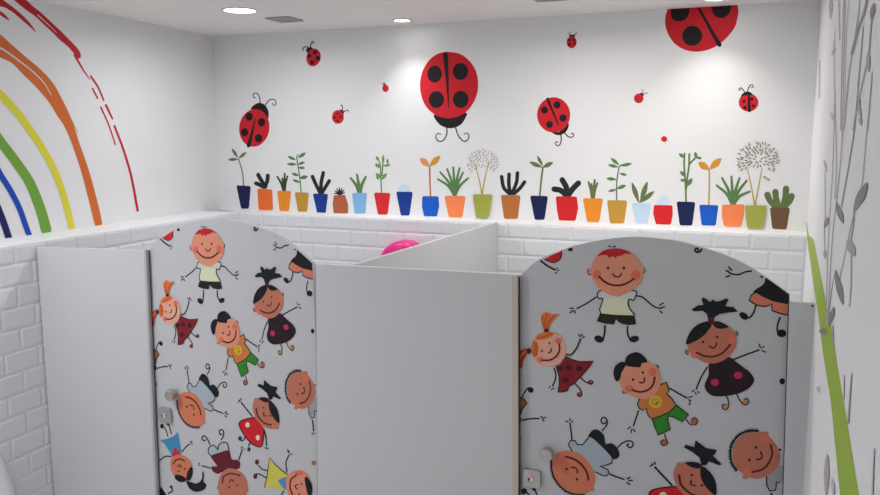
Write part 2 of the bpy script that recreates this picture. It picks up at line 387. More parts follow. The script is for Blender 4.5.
def leaf(A, col, x0, y0, x1, y1, w):
    dx, dy = x1-x0, y1-y0; l = math.hypot(dx, dy); nx, ny = -dy/l*w/2, dx/l*w/2
    A.poly(col, [(x0, y0), (x0+dx*.35+nx*.9, y0+dy*.35+ny*.9), (x0+dx*.65+nx, y0+dy*.65+ny), (x1, y1), (x0+dx*.65-nx, y0+dy*.65-ny), (x0+dx*.35-nx*.9, y0+dy*.35-ny*.9)])
def stemleaf(scol, stem, lcol, leaves, sw=6, lw=18):
    def f(A):
        for st in (stem if isinstance(stem[0], list) else [stem]): A.line(scol, st, sw)
        for q in leaves: leaf(A, q[5] if len(q) > 5 else lcol, q[0], q[1], q[2], q[3], q[4] if len(q) > 4 else lw)
    return f
P1, P2, P3, P4, P5, P6, P7, P8 = (225,140,6.1875), (295,145,6.1875), (365,145,6.1875), (435,145,6.1875), (500,150,6.1875), (575,150,6.1875), (645,150,6.1875), (715,140,5.38)
pot(P1, 'navy', [(70,280),(160,285),(148,425),(100,425)], stemleaf('leaf_olive', [(115,282),(108,200),(85,120)], 'leaf_olive', [(82,118,20,122),(80,110,42,52),(84,115,132,75)]), 'tall navy pot with a thin three-leaf sprout, leftmost in the row', 'narrow navy pot')
pot(P1, 'orange', [(200,300),(292,306),(298,435),(208,432)], blades('leaf_black', [[(250,290),(225,250),(205,215)],[(240,290),(210,275),(192,268)],[(248,290),(262,250),(265,220)]], 24), 'orange pot with fat black cactus lobes, between the navy and amber pots', 'orange pot')
def tuft(col, x, y, angs, L, w):
    def f(A):
        for a, l in zip(angs, L):
            r = math.radians(a); A.line(col, [(x, y), (x+l*.5*math.sin(r*0.75), y-l*.5*math.cos(r*0.75)), (x+l*math.sin(r), y-l*math.cos(r))], w*0.85, w*0.45)
    return f
pot(P1, 'amber', [(322,314),(410,316),(396,440),(338,438)], tuft('leaf_dark', 366, 322, (-24,-8,2,12), (105,85,115,100), 18), 'small amber pot with a spiky dark grass tuft, third from the left', 'small amber pot')
pot(P2, 'ochre', [(-2,292),(86,295),(76,412),(18,412)], stemleaf('leaf', [(38,292),(28,190),(12,80),(20,60)], 'leaf', [(20,80,66,48,20),(-38,98,-90,70,16) if 0 else (5,92,-45,70,18),(12,120,-50,118,18),(18,120,62,105,16),(20,140,62,142,16),(28,205,80,195,22),(25,190,-20,175,18),(32,232,-15,215,16)]), 'ochre pot with a tall leafy stem among the pots at the left end', 'ochre pot')
pot(P2, 'royal', [(110,300),(205,302),(190,422),(138,424)], blades('leaf_black', [[(155,295),(130,245),(108,195)],[(162,295),(162,235),(175,172)],[(168,295),(195,250),(212,222)]], 22), 'royal blue pot with three black upright leaves, left of the round clay pot', 'royal blue pot')
pot(P2, 'clay', [(240,312),(310,308),(330,372),(328,422),(240,424),(234,370)], tuft('leaf_black', 278, 312, (-70,-48,-26,-5,16,38,60), (36,40,45,48,45,42,32), 12), 'squat rounded clay pot with a tiny black spiky tuft', 'squat clay pot')
pot(P2, 'sky', [(353,296),(446,296),(436,424),(368,424)], tuft('leaf', 400, 300, (-30,-8,20), (110,118,110), 24), 'light blue pot with three green pointed leaves', 'light blue pot')
pot(P3, 'pot_red', [(55,294),(158,297),(140,430),(80,430)], stemleaf('leaf', [[(102,292),(98,210)],[(98,210),(95,130),(78,75)],[(105,190),(110,130),(112,65)]], 'leaf_bright', [(98,205,68,175,22),(102,215,135,175,20),(92,140,64,115,20),(88,100,68,70,16),(110,130,160,122,14),(142,120,138,85,14),(112,120,112,62,14),(85,215,70,195,12)]), 'red tapered pot with a branching green succulent', 'tapered red pot')
pot(P3, 'royal', [(192,288),(297,290),(275,436),(222,436)], lambda A: A.ell('dome', 243, 292, 40, 46), 'royal blue pot topped by a faint pale dome', 'royal blue pot')
pot(P3, 'azure', [(355,316),(455,317),(460,380),(445,442),(365,440),(352,380)], stemleaf('stalk_rust', [(405,318),(402,220),(400,130)], 'leaf_peach', [(398,132,342,82,36),(400,132,465,68,34,'leaf_gold')], 8), 'bright blue rounded pot with a rust stem and two-leaf sprout', 'bright blue pot')
pot(P4, 'orange_soft', [(58,314),(190,316),(170,448),(85,446)], tuft('leaf', 122, 312, (-46,-32,-16,-3,10,20,38), (145,170,170,175,172,150,135), 20), 'soft orange pot with a fan of green leaves, left of the seed-head pot', 'soft orange pot')
def seeds(pts, stems, scol, seed, n, rx, ry, cx, cy, L, w):
    def f(A):
        for s in stems: A.line(scol, s, 7, 4)
        k = 0
        for ring in range(1, 6):
            m = int(n*ring/15)
            for i in range(m):
                t = 2*math.pi*(i+0.5*(ring % 2))/m+0.13*ring
                if ring > 1 and 0.25*math.pi < t % (2*math.pi) < 0.72*math.pi and ring > 2: continue
                x = cx+rx*ring/5*math.cos(t); y = cy+ry*ring/5*math.sin(t)
                x += random.uniform(-4, 4); y += random.uniform(-4, 4); t += random.uniform(-.35, .35)
                if random.random() < 0.1: continue
                dx, dy = math.cos(t)*L/2, math.sin(t)*L/2
                A.line(seed, [(x-dx, y-dy), (x+dx, y+dy)], w, w*0.6, False)
        for x, y in pts: A.line(seed, [(x, y), (x+L, y+L*.3)], w, w, False)
    return f
pot(P4, 'olive_pot', [(236,304),(358,306),(334,450),(258,450)], seeds([], [[(290,302),(272,210),(248,120)],[(292,302),(312,190),(335,110)]], 'stalk_gold', 'seed', 90, 92, 76, 298, 108, 9, 3.6), 'olive green pot with a fine dandelion seed head, left of the rust pot', 'olive green pot')
pot(P5, 'rust', [(5,278),(128,280),(110,426),(25,426)], blades('leaf_black', [[(55,268),(22,230),(10,165)],[(62,268),(55,210),(56,150)],[(75,268),(102,200),(108,142)],[(90,268),(125,235),(152,198)]], 22), 'rust brown pot with four black cactus fingers', 'rust brown pot')
pot(P5, 'navy', [(185,282),(298,285),(275,432),(215,432)], stemleaf('leaf_olive', [(246,282),(255,190),(265,110)], 'leaf_olive', [(262,108,182,74,24),(265,100,230,35,18),(265,108,328,76,26)], 9), 'navy pot with a green three-leaf sprout, between the rust and crimson pots', 'narrow navy pot')
pot(P5, 'crimson', [(345,286),(475,288),(484,360),(468,438),(365,436),(352,370)], blades('leaf_black', [[(405,275),(375,250),(335,242)],[(415,275),(410,230),(385,185)],[(425,275),(455,235),(485,205)]], 34), 'wide crimson pot with fat black cactus lobes', 'wide crimson pot')
pot(P6, 'amber', [(48,298),(174,300),(150,446),(75,446)], tuft('leaf_olive', 110, 305, (-14,-6,6,16), (110,95,120,105), 22), 'amber pot with short olive spikes, right of the crimson pot', 'amber pot')
pot(P6, 'ochre', [(198,310),(324,313),(304,454),(216,454)], stemleaf('leaf', [(258,310),(258,210),(272,110),(290,92)], 'leaf', [(272,92,222,50,20),(268,105,205,92,20),(280,98,352,84,20),(275,145,322,155,16),(256,182,195,176,20),(258,240,315,218,22),(256,245,205,256,16)], 7), 'ochre pot with a tall leafy stem, left of the pale blue pot', 'ochre pot')
pot(P6, 'pale_sky', [(350,328),(472,330),(448,456),(378,456)], stemleaf('leaf_dark', [(395,320),(405,322)], 'leaf_olive', [(395,325,352,200,28),(405,322,448,195,30),(405,325,490,255,28)], 6), 'palest blue pot with three dark olive leaves', 'palest blue pot')
pot(P7, 'crimson', [(55,340),(170,342),(172,400),(160,462),(68,460),(50,395)], lambda A: A.ell('dome', 112, 335, 42, 50), 'small red pot topped by a faint pale dome, left of a navy pot', 'small red pot')
pot(P7, 'navy', [(195,318),(312,322),(292,468),(215,466)], stemleaf('leaf_olive', [[(254,318),(250,200),(242,90),(245,22)],[(255,240),(262,170),(272,100),(274,25)],[(272,90),(310,50)]], 'leaf', [(245,48,210,22,20),(318,50,310,12,20),(312,45,352,52,16),(250,165,218,130,20),(252,190,218,185,18),(258,225,292,175,26)], 9), 'navy pot with twin stems of green shoots, left of the bright blue pot', 'navy pot')
pot(P7, 'azure', [(335,338),(455,342),(438,468),(350,466)], stemleaf('stalk_gold', [(395,338),(398,220),(398,120)], 'leaf_gold', [(396,122,332,76,40),(400,118,472,52,40)], 8), 'bright blue pot with a golden two-leaf sprout', 'bright blue pot')
pot(P8, 'orange_soft', [(38,348),(156,346),(155,410),(140,468),(50,466),(36,410)], tuft('leaf', 96, 348, (-40,-22,-3,14,30,52), (135,155,152,148,150,115), 20), 'soft orange pot with a fan of green leaves near the right end of the row', 'soft orange pot')
pot(P8, 'olive_pot', [(160,352),(280,352),(258,474),(172,472)], seeds([(262,198),(280,210)], [[(214,352),(195,250),(175,155)],[(216,352),(235,250),(252,155)]], 'stalk_gold', 'seed', 110, 108, 90, 232, 105, 12, 5.4), 'light olive pot with the big round seed head, second from the right', 'light olive pot')
pot(P8, 'umber', [(295,362),(404,364),(385,482),(308,478)], blades('leaf_olive', [[(320,355),(295,325),(282,295)],[(340,358),(328,310),(325,280)],[(362,358),(378,310),(382,262)],[(375,358),(400,330),(412,302)]], 30, 34), 'dark brown pot with rounded green lobes, rightmost in the row', 'dark brown pot')

# ------------------------------------------------------------------ tree painted on the right wall
def tree(A):
    T1, T2, T3, T4 = (780,0,3.81), (780,120,3.81), (780,240,3.81), (780,365,3.81)
    A.part('stem', 'stem', 'lime green stem')
    A.K = T3; A.poly('lime', [(102,-75),(110,-20),(128,0),(143,70),(165,180),(188,290),(205,380),(222,495),(245,626),(270,776),(302,975),(325,1060),(245,1060),(230,971),(210,776),(195,626),(175,500),(160,400),(148,300),(132,200),(118,100),(104,0)])
    tw = 0
    def twig(K, pts, w, w2=None, col='twig'):
        nonlocal tw
        A.K = K; A.part('twig%d' % tw, 'twig'); tw += 1; A.line(col, pts, w*0.68, (w2 or w)*0.68)
    def lf(K, a, b, c, d, w, col='twig'):
        nonlocal tw
        A.K = K; A.part('leaf%d' % tw, 'leaf', 'dark grey leaf' if col == 'twig_dark' else 'grey leaf'); tw += 1; leaf(A, col, a, b, c, d, w*0.9)
    twig(T3, [(178,320),(180,150),(188,-60),(200,-240),(206,-400),(208,-520)], 5, 4)
    twig(T3, [(182,320),(200,0),(222,-200),(238,-420),(245,-700),(250,-914)], 6, 4)
    twig(T3, [(185,310),(198,190),(212,120)], 5, 4, 'twig_dark')
    twig(T3, [(225,165),(255,25),(285,-110),(312,-200),(322,-300),(335,-457)], 6, 4)
    twig(T2, [(235,330),(262,180),(285,30),(300,-140),(318,-350)], 6, 5, 'twig_dark')
    twig(T2, [(174,380),(172,190)], 4); twig(T2, [(210,300),(216,150),(212,0),(205,-300)], 5, 4, 'twig_mauve')
    twig(T2, [(215,300),(245,0),(252,-300),(262,-457)], 4, 4, 'twig_faint')
    twig(T1, [(228,150),(225,-10)], 6, 4, 'twig_mauve'); twig(T1, [(232,495),(238,200),(245,-10)], 6, 5, 'twig_mauve')
    twig(T1, [(245,495),(262,300),(275,205)], 6, 6); twig(T1, [(275,205),(300,110),(320,55),(335,-10)], 12, 12, 'twig_dark')
    twig(T1, [(285,150),(300,60),(306,-10)], 6, 4); twig(T1, [(350,75),(338,210),(310,340),(295,400),(280,495)], 7, 7)
    twig(T1, [(335,495),(345,370),(353,275)], 5, 4, 'twig_mauve'); twig(T1, [(298,330),(310,200),(318,100)], 5, 4)
    twig(T1, [(150,375),(152,300),(152,230)], 5, 4, 'twig_mauve'); twig(T1, [(208,330),(208,120)], 4, 4, 'twig_faint')
    twig(T3, [(265,255),(272,160),(272,60)], 6, 6, 'twig_faint'); twig(T3, [(205,405),(203,325)], 6, 5)
    twig(T4, [(262,220),(268,130),(275,35)], 8, 5); twig(T4, [(245,130),(246,40)], 5, 4, 'twig_faint')
    twig(T4, [(355,495),(358,400),(362,320)], 8, 5, 'twig_faint'); twig(T3, [(172,70),(170,-20),(172,-90)], 4, 4, 'twig_faint')
    twig(T3, [(270,5),(282,-60),(283,-110)], 4, 4)
    lf(T1, 194,75, 196,-15, 16, 'twig_mauve'); lf(T1, 198,212, 212,182, 10); lf(T1, 350,78, 360,12, 20, 'twig_dark')
    lf(T1, 340,275, 338,195, 16); lf(T1, 295,425, 305,375, 16, 'twig_dark'); lf(T1, 312,465, 300,385, 12); lf(T1, 205,462, 196,425, 12, 'twig_faint')
    lf(T2, 283,350, 335,238, 34, 'twig_dark'); lf(T2, 215,312, 243,395, 22, 'twig_dark'); lf(T2, 262,450, 288,520, 26); lf(T2, 170,412, 184,372, 16, 'twig_dark')
    lf(T2, 182,198, 168,150, 9); lf(T2, 310,20, 308,-12, 14)
    lf(T3, 212,112, 242,248, 24, 'twig_dark'); lf(T3, 258,0, 282,62, 24); lf(T3, 188,330, 208,255, 20, 'twig_dark'); lf(T3, 174,72, 172,38, 14)
    lf(T3, 150,345, 182,352, 26, 'twig_dark')
    lf(T4, 178,500, 182,340, 22, 'twig_mauve'); lf(T4, 150,105, 145,80, 12, 'twig_faint'); lf(T4, 208,498, 200,430, 14, 'twig_faint')
decal('tree_decal', 'lime green stem with grey twigs and leaves painted on the right wall', 'wall decal', None, tree, S_RIGHT, 0.00001)

# ------------------------------------------------------------------ cubicle panels
def wz(px, py, Y):
    r = ray(px, py); return r.x/r.y*Y, r.z/r.y*Y+H
def xb(p, q, Y, z=0.06):
    a = wz(*p, Y); b = wz(*q, Y); return a[0]+(b[0]-a[0])*(z-a[1])/(b[1]-a[1])
def flat_panel(name, x0, z0, x1, z1, yf, th, label, x0b, x1b):
    V, Fc = extr([(x0b, 0.06), (x1b, 0.06), (x1, z1), (x0, z0)], lambda u, w, t: (u, yf+t, w), 0, th)
    root = thing(name, ((x0+x1)/2, yf+th/2, 0), label, 'screen', 'white cubicle front screens')
    bevel(mesh_obj('panel_board', V, Fc, M_PANEL, root), 0.0015)
    for i in (0.2, 0.8):
        xx = x0+(x1-x0)*i
        V, Fc = lathe([(0.03, 0), (0.03, 0.008), (0.014, 0.014), (0.014, 0.06)], (xx, yf+th/2, 0), (0, 0, 1), 20)
        mesh_obj('foot', V, Fc, M_STEEL, root, smooth=False)
    return root
REC = 0.023; YD = YF+REC
a0 = wz(37.5, 247.2, YF); a1 = wz(143.8, 250, YF)
pl = flat_panel('cubicle_screen', xT(YF)+0.004, a0[1], a1[0], a1[1], YF, 0.019, 'white cubicle panel between the left tiled wall and the first printed door', xT(YF)+0.004, xb((143.8,250),(154.8,495),YF))
b0 = wz(315.5, 264, YF); b1 = wz(517.5, 274.6, YF)
pm = flat_panel('cubicle_screen', b0[0], b0[1], b1[0], b1[1], YF, 0.019, 'wide white cubicle panel between the two printed doors', xb((315.5,264),(317.5,495),YF), xb((517.5,274.6),(518,495),YF))
c0 = wz(790, 302.3, YF); xr = at_y(WR0, WR1, YF)
pr = flat_panel('cubicle_screen', c0[0]-0.002, c0[1], xr-0.002, c0[1]+0.001, YF+0.001, 0.018, 'narrow white cubicle panel between the right door and the right wall', xb((790,302.3),(784,495),YF)-0.002, xr-0.002)
def strip(name, x0, x1, z, y0, y1, m, parent, dx):
    V, Fc = extr([(x0+dx, 0.06), (x1+dx, 0.06), (x1, z), (x0, z)], lambda u, w, t: (u, y0+t, w), 0, y1-y0); return bevel(mesh_obj(name, V, Fc, m, parent), 0.0006)
s6 = strip('gap_shade', a1[0]+0.0122, a1[0]+0.0135, a1[1]-0.006, YF+0.015, YF+0.019, M_SHADE_BOLT, pl, xb((143.8,250),(154.8,495),YF)-a1[0]); s6['label'] = 'dark strip drawn as gap shadow'  # thin dark strips paint the shadow in the gaps beside the doors
s1 = strip('edge_band', a1[0]+0.0002, a1[0]+0.012, a1[1]-0.001, YF-0.001, YF+0.019, M_EDGE, pl, xb((143.8,250),(154.8,495),YF)-a1[0]); s1['label'] = 'grey edge band'
s2 = strip('edge_band', b1[0]-0.02, b1[0]+0.002, b1[1]-0.008, YF-0.0022, YF+0.019, M_EDGEB, pm, xb((517.5,274.6),(518,495),YF)-b1[0]); s2['label'] = 'beige edge band'
s3 = strip('gap_shade', b1[0]+0.0024, b1[0]+0.0045, b1[1]-0.008, YF+0.002, YF+0.018, M_SHADE_BOLT, pm, xb((517.5,274.6),(518,495),YF)-b1[0]); s3['label'] = 'dark strip drawn as gap shadow'
s4 = strip('gap_shade', b0[0]-0.0022, b0[0]-0.0004, b0[1]-0.004, YF+0.002, YF+0.018, M_SHADE_BOLT, pm, xb((315.5,264),(317.5,495),YF)-b0[0]); s4['label'] = 'dark strip drawn as gap shadow'
s5 = strip('gap_shade', c0[0]-0.0045, c0[0]-0.0024, c0[1]-0.003, YF+0.003, YF+0.018, M_SHADE_BOLT, pr, xb((790,302.3),(784,495),YF)-c0[0]); s5['label'] = 'dark strip drawn as gap shadow'
V, Fc = lathe([(0.0035, 0), (0.0035, 0.004), (0.002, 0.005)], (wz(815, 301, YF)[0]-0.006, YF+0.001, c0[1]-0.006), (0, -1, 0), 12)
sc = mesh_obj('bolt', V, Fc, M_SHADE_BOLT, pr)
# the divider between the two cubicles
dx0, dz0 = wz(355.5, 264.4, YF+0.02); dx1, dz1 = wz(498, 222, YL)
hw = 0.008
V = []
for x, y, z in ((dx0, YF+0.0215, dz0), (dx1, YL-0.001, dz1)):
    V += [(x-2*hw, y, 0.06), (x, y, 0.06), (x, y, z), (x-2*hw, y, z)]
div = thing('cubicle_divider', ((dx0+dx1)/2, 3.4, 0), 'white divider running from the wide front panel back to the tiled ledge', 'cubicle divider')
bevel(mesh_obj('panel_board', V, [(0, 1, 2, 3), (7, 6, 5, 4), (0, 4, 5, 1), (1, 5, 6, 2), (2, 6, 7, 3), (3, 7, 4, 0)], M_PANEL, div), 0.0015)
for yy in (2.9, 3.9):
    xx = dx0+(dx1-dx0)*(yy-YF)/(YL-YF)-hw
    V, Fc = lathe([(0.03, 0), (0.03, 0.008), (0.011, 0.014), (0.011, 0.06)], (xx, yy, 0), (0, 0, 1), 20); mesh_obj('foot', V, Fc, M_STEEL, div)

# ------------------------------------------------------------------ cubicle doors
k = YD/2.6
OUT2 = [(520.5,275.5),(538.4,259.8),(562.3,249.9),(578,244.8),(610,238.5),(638,237),(670,239.8),(690,244.1),(721.3,253.8),(746.4,265.1),(765.2,277),(789.5,294.5)]
top2 = smooth_open([wz(x, y, YD) for x, y in OUT2], 5)
xl2, xr2 = top2[0][0], top2[-1][0]
xrb = xb((789.5,294.5),(783.5,495),YD,0.08)
def outline(ext): return [(xl2-ext, 0.08), (xrb, 0.08)]+top2[:0:-1]+[(xl2, top2[0][1]), (xl2-ext, top2[0][1]-ext*1.1)]   # counter-clockwise seen from the front
def to1(u, w): return ((u-1.805*k)/1.0634, (w-H-0.0105*k)/1.0167+H)
def to2(u, w): return (u*1.0634+1.805*k, (w-H)*1.0167+0.0105*k+H)
def alt(x, y): return to2(*wz(x, y, YD))
S_D2 = Surface((0, YD), (1, 0), outline(0.008), None, alt)
S_D1 = Surface((0, YD), (1, 0), outline(0.03), to1, alt)

C1, C2, C3, C4, C5, C6, C7, C8, C9 = (510,230,8.8), (570,235,8.8), (570,285,8.8), (510,300,8.8), (510,345,8.8), (600,345,8.8), (600,395,8.8), (670,290,8.8), (670,340,8.8)
CA, CB, CC, CD, CE, CF, CG = (690,235,7.98), (700,285,8.8), (670,375,8.8), (700,420,6.6), (620,430,7.618), (510,400,8.8), (530,439,8.0)
D4, G1, G2, G3, D5 = (230,375,7.07,1), (150,425,7.07,1), (200,425,7.07,1), (250,425,7.07,1), (260,360,7.07,1)
B = 'outline'
def f_boy(A):
    A.part('b'); A.K = C3
    A.line(B, [(228,108),(150,160),(62,206)], 11).line(B, [(590,95),(640,108),(700,158),(750,195),(800,205)], 11)
    A.dashes(B, [(0,205,30,205),(0,243,28,224),(40,228,46,246),(790,178,820,158),(802,200,832,192),(790,226,812,246)], 10)
    A.line(B, [(308,360),(304,420),(290,480)], 12).line(B, [(506,365),(508,430),(530,480)], 12)
    A.ell('hair_black', 255,475,42,30,25).ell('hair_black', 565,475,42,28,-15)
    A.part('c', 'shirt', 'cream T-shirt', 'b')
    A.poly('cream', [(290,42),(258,50),(242,85),(248,114),(290,122),(276,172),(262,215),(272,248),(400,262),(565,264),(530,210),(512,162),(520,126),(562,130),(586,62),(530,42),(410,20)], False)
    A.poly('cream_grey', [(290,42),(258,50),(242,85),(248,114),(290,122),(410,116),(520,124),(562,130),(586,62),(530,42),(410,20)], False)
    A.line(B, [(292,42),(255,55),(242,85),(248,114),(288,122),(275,175),(262,215),(272,246)], 9).line(B, [(530,46),(586,60),(562,130),(522,126),(512,165),(530,210),(568,262)], 9)
    A.part('d', 'shorts', 'dark shorts', 'b').poly('olive_black', [(265,248),(400,262),(568,268),(582,345),(520,352),(460,342),(425,322),(405,300),(390,347),(310,340),(236,318)], False)
    A.K = C2; A.part('h', 'head', None, 'b')
    A.ell('skin', 172,322,20,32).ell('skin', 645,308,18,30).line(B, [(160,300),(158,330),(172,350),(190,348)], 6).line(B, [(658,300),(658,320),(642,334)], 6)
    A.poly('skin', [(188,330),(200,240),(245,175),(320,130),(400,118),(480,128),(560,170),(615,240),(640,320),(635,400),(590,450),(540,490),(480,520),(415,540),(340,520),(270,480),(220,420)])
    A.ell('cheek', 240,350,38,42).ell('cheek', 580,352,42,46)
    A.poly('hair_red', [(242,183),(290,140),(340,124),(400,117),(460,124),(505,140),(538,170),(490,163),(455,180),(422,184),(400,200),(375,186),(345,198),(325,178),(290,176)])
    A.ell('mouth', 336,288,12,14).ell('mouth', 475,288,12,14).line('mouth', [(378,340),(395,362),(418,368),(440,360),(455,338)], 11)
    A.line('mouth', [(258,365),(300,405),(350,432),(410,442),(470,435),(520,412),(562,385)], 14).dashes(B, [(342,96,358,100),(380,106,400,98)], 9)
def f_ginger(A):
    A.part('b'); A.K = C5
    A.line(B, [(388,205),(402,250),(400,300),(375,360)], 11).dashes(B, [(344,376,356,366),(380,376,386,384),(364,392,372,388)], 9)
    A.line(B, [(620,285),(660,320),(690,335)], 10).line(B, [(578,345),(615,385),(630,415)], 10)
    A.ell('wine', 710,328,26,22).ell('wine', 613,435,26,22).line('cheek', [(700,330),(712,318),(722,330)], 5).line('cheek', [(603,436),(614,424),(624,436)], 5)
    A.K = C4; A.line(B, [(498,480),(540,478),(585,425),(622,342)], 11).dashes(B, [(606,303,618,322),(632,300,634,314),(640,328,656,324)], 9)
    A.K = C5; A.part('c', 'dress', 'dark red spotted dress', 'b')
    A.poly('maroon', [(490,98),(540,125),(610,145),(680,145),(734,140),(700,190),(650,250),(600,300),(572,335),(520,365),(510,400),(470,412),(422,415),(435,340),(432,270),(405,185),(445,165)], False)
    for q in ((442,205,28,22),(520,197,30,25),(610,208,28,25),(488,308,30,25)): A.ell('maroon_spot', *q)
    A.line(B, [(490,98),(540,125),(610,145),(680,145),(734,140),(700,190),(650,250),(600,300),(572,335),(520,365),(510,400),(470,412),(422,415),(435,340),(432,270),(405,185)], 7, sm=False)
    A.K = C4; A.part('h', 'head', None, 'b'); A.poly('skin_pale', [(190,430),(200,360),(240,305),(310,278),(390,285),(450,320),(485,390),(488,460),(460,530),(400,572),(330,582),(260,565),(210,510)])
    A.ell('cheek', 428,360,30,28).ell('cheek', 268,524,28,26)
    A.ell('mouth', 348,378,10).ell('mouth', 284,447,10).line('mouth', [(365,425),(362,452),(340,463)], 10)
    A.line('mouth', [(435,385),(438,430),(425,470),(395,505),(345,528),(285,528)], 13)
    A.part('g', 'hair', 'ginger hair in two tied tails', 'b')
    A.poly('ginger', [(225,345),(250,305),(300,283),(360,280),(392,298),(360,325),(310,345),(262,350)])
    A.ell('ginger', 220,430,31,74); A.line('ginger_dark', [(245,335),(300,320),(360,300)], 7).line('ginger_dark', [(215,370),(222,430),(214,485)], 7).line('ginger_dark', [(236,375),(242,430),(234,485)], 6)
    A.poly('ginger', [(298,255),(280,190),(278,140),(315,105),(360,125),(432,122),(395,160),(358,210),(342,255)]); A.line('ginger_dark', [(310,240),(312,180),(330,125)], 7).line('ginger_dark', [(325,240),(350,180),(395,135)], 7).line('ginger_dark', [(296,230),(286,180),(290,140)], 6)
    A.K = C5; A.poly('ginger_dark', [(150,32),(108,42),(60,60),(50,200),(105,202),(118,140),(150,78)]); A.line('ginger', [(145,52),(105,85),(80,130)], 16)
    A.ell('tie', 168,50,20,26); A.K = C4; A.ell('tie', 322,265,23,18)
def f_redcap(A):
    A.part('b'); A.K = C1; A.poly('dress_red', [(302,258),(370,220),(455,185),(448,245),(412,278),(370,286)], False); A.line(B, [(302,258),(370,286),(412,278),(448,245),(455,185)], 8)
    A.line(B, [(272,272),(330,315),(395,350)], 14).ell(B, 412,338,11,6,-30).ell(B, 423,357,11,7).ell(B, 405,378,10,8,60)
def f_dot(K, x, y, rx, ry, c='hair_black', rot=0):
    def f(A): A.part('b'); A.K = K; A.ell(c, x, y, rx, ry, rot)
    return f
def f_sun(A):
    A.part('b'); A.K = C7
    A.line(B, [(338,138),(315,210),(295,270)], 11).dashes(B, [(245,296,270,280),(278,302,275,330),(294,300,310,324)], 9)
    A.line(B, [(568,345),(582,385),(584,400)], 9).line(B, [(758,215),(785,250),(805,262)], 9)
    A.ell('coffee', 563,415,33,30).ell('coffee', 828,228,32,32).line(B, [(585,390),(596,420),(575,442),(545,438),(534,410),(555,398)], 7).line(B, [(800,262),(845,258),(858,225),(835,198),(808,212)], 7)
    A.K = C6; A.line(B, [(615,380),(700,430),(765,465)], 11).dashes(B, [(782,460,812,452),(780,482,800,490),(792,505,786,525)], 9)
    A.K = C7; A.part('s', 'shorts', 'green shorts', 'b')
    sh = [(460,208),(530,185),(610,150),(675,90),(780,172),(725,234),(640,190),(600,185),(598,230),(618,302),(512,352),(480,270)]
    A.poly('green_cloth', sh, False).line(B, sh+[sh[0]], 9, sm=False)
    A.part('c', 'shirt', 'orange T-shirt with a yellow sun', 'b')
    st = [(350,25),(330,80),(345,115),(380,134),(405,110),(425,180),(460,208),(530,185),(610,150),(670,92),(640,40),(585,-15),(608,-40),(585,-115),(530,-90),(430,-60)]
    A.poly('shirt_orange', st, False).line(B, st[:-1], 9, sm=False)
    A.ell('sun_yellow', 490,58,58,54).ell('sun_amber', 490,58,34,32).ell('sun_yellow', 490,58,24,22).ell('olive_black', 498,68,10,6,-40)
    A.K = C6; A.part('h', 'head', None, 'b'); A.ell('skin_warm', 496,192,18,22).ell('skin_warm', 212,408,20,16).line(B, [(500,172),(512,188),(505,206)], 6).line(B, [(196,405),(208,422),(228,420)], 6)
    A.poly('skin', [(180,300),(190,370),(240,425),(320,460),(400,476),(480,440),(525,370),(532,280),(500,200),(420,145),(320,150),(220,190)])
    A.ell('cheek', 465,235,38,36).ell('cheek', 258,380,38,32)
    A.ell('mouth', 377,240,12).ell('mouth', 292,302,12).line('mouth', [(392,285),(390,318),(370,330),(350,325)], 11).line('mouth', [(482,282),(470,340),(430,388),(370,410),(320,405),(285,392)], 14)
    A.part('g', 'hair', 'black hair', 'b')
    A.poly('hair_black', [(218,165),(235,100),(280,70),(330,62),(380,90),(418,145),(370,158),(355,192),(300,192),(240,182)]).poly('hair_black', [(185,148),(140,178),(120,230),(128,290),(150,320),(178,290),(190,240),(220,190),(222,155)])
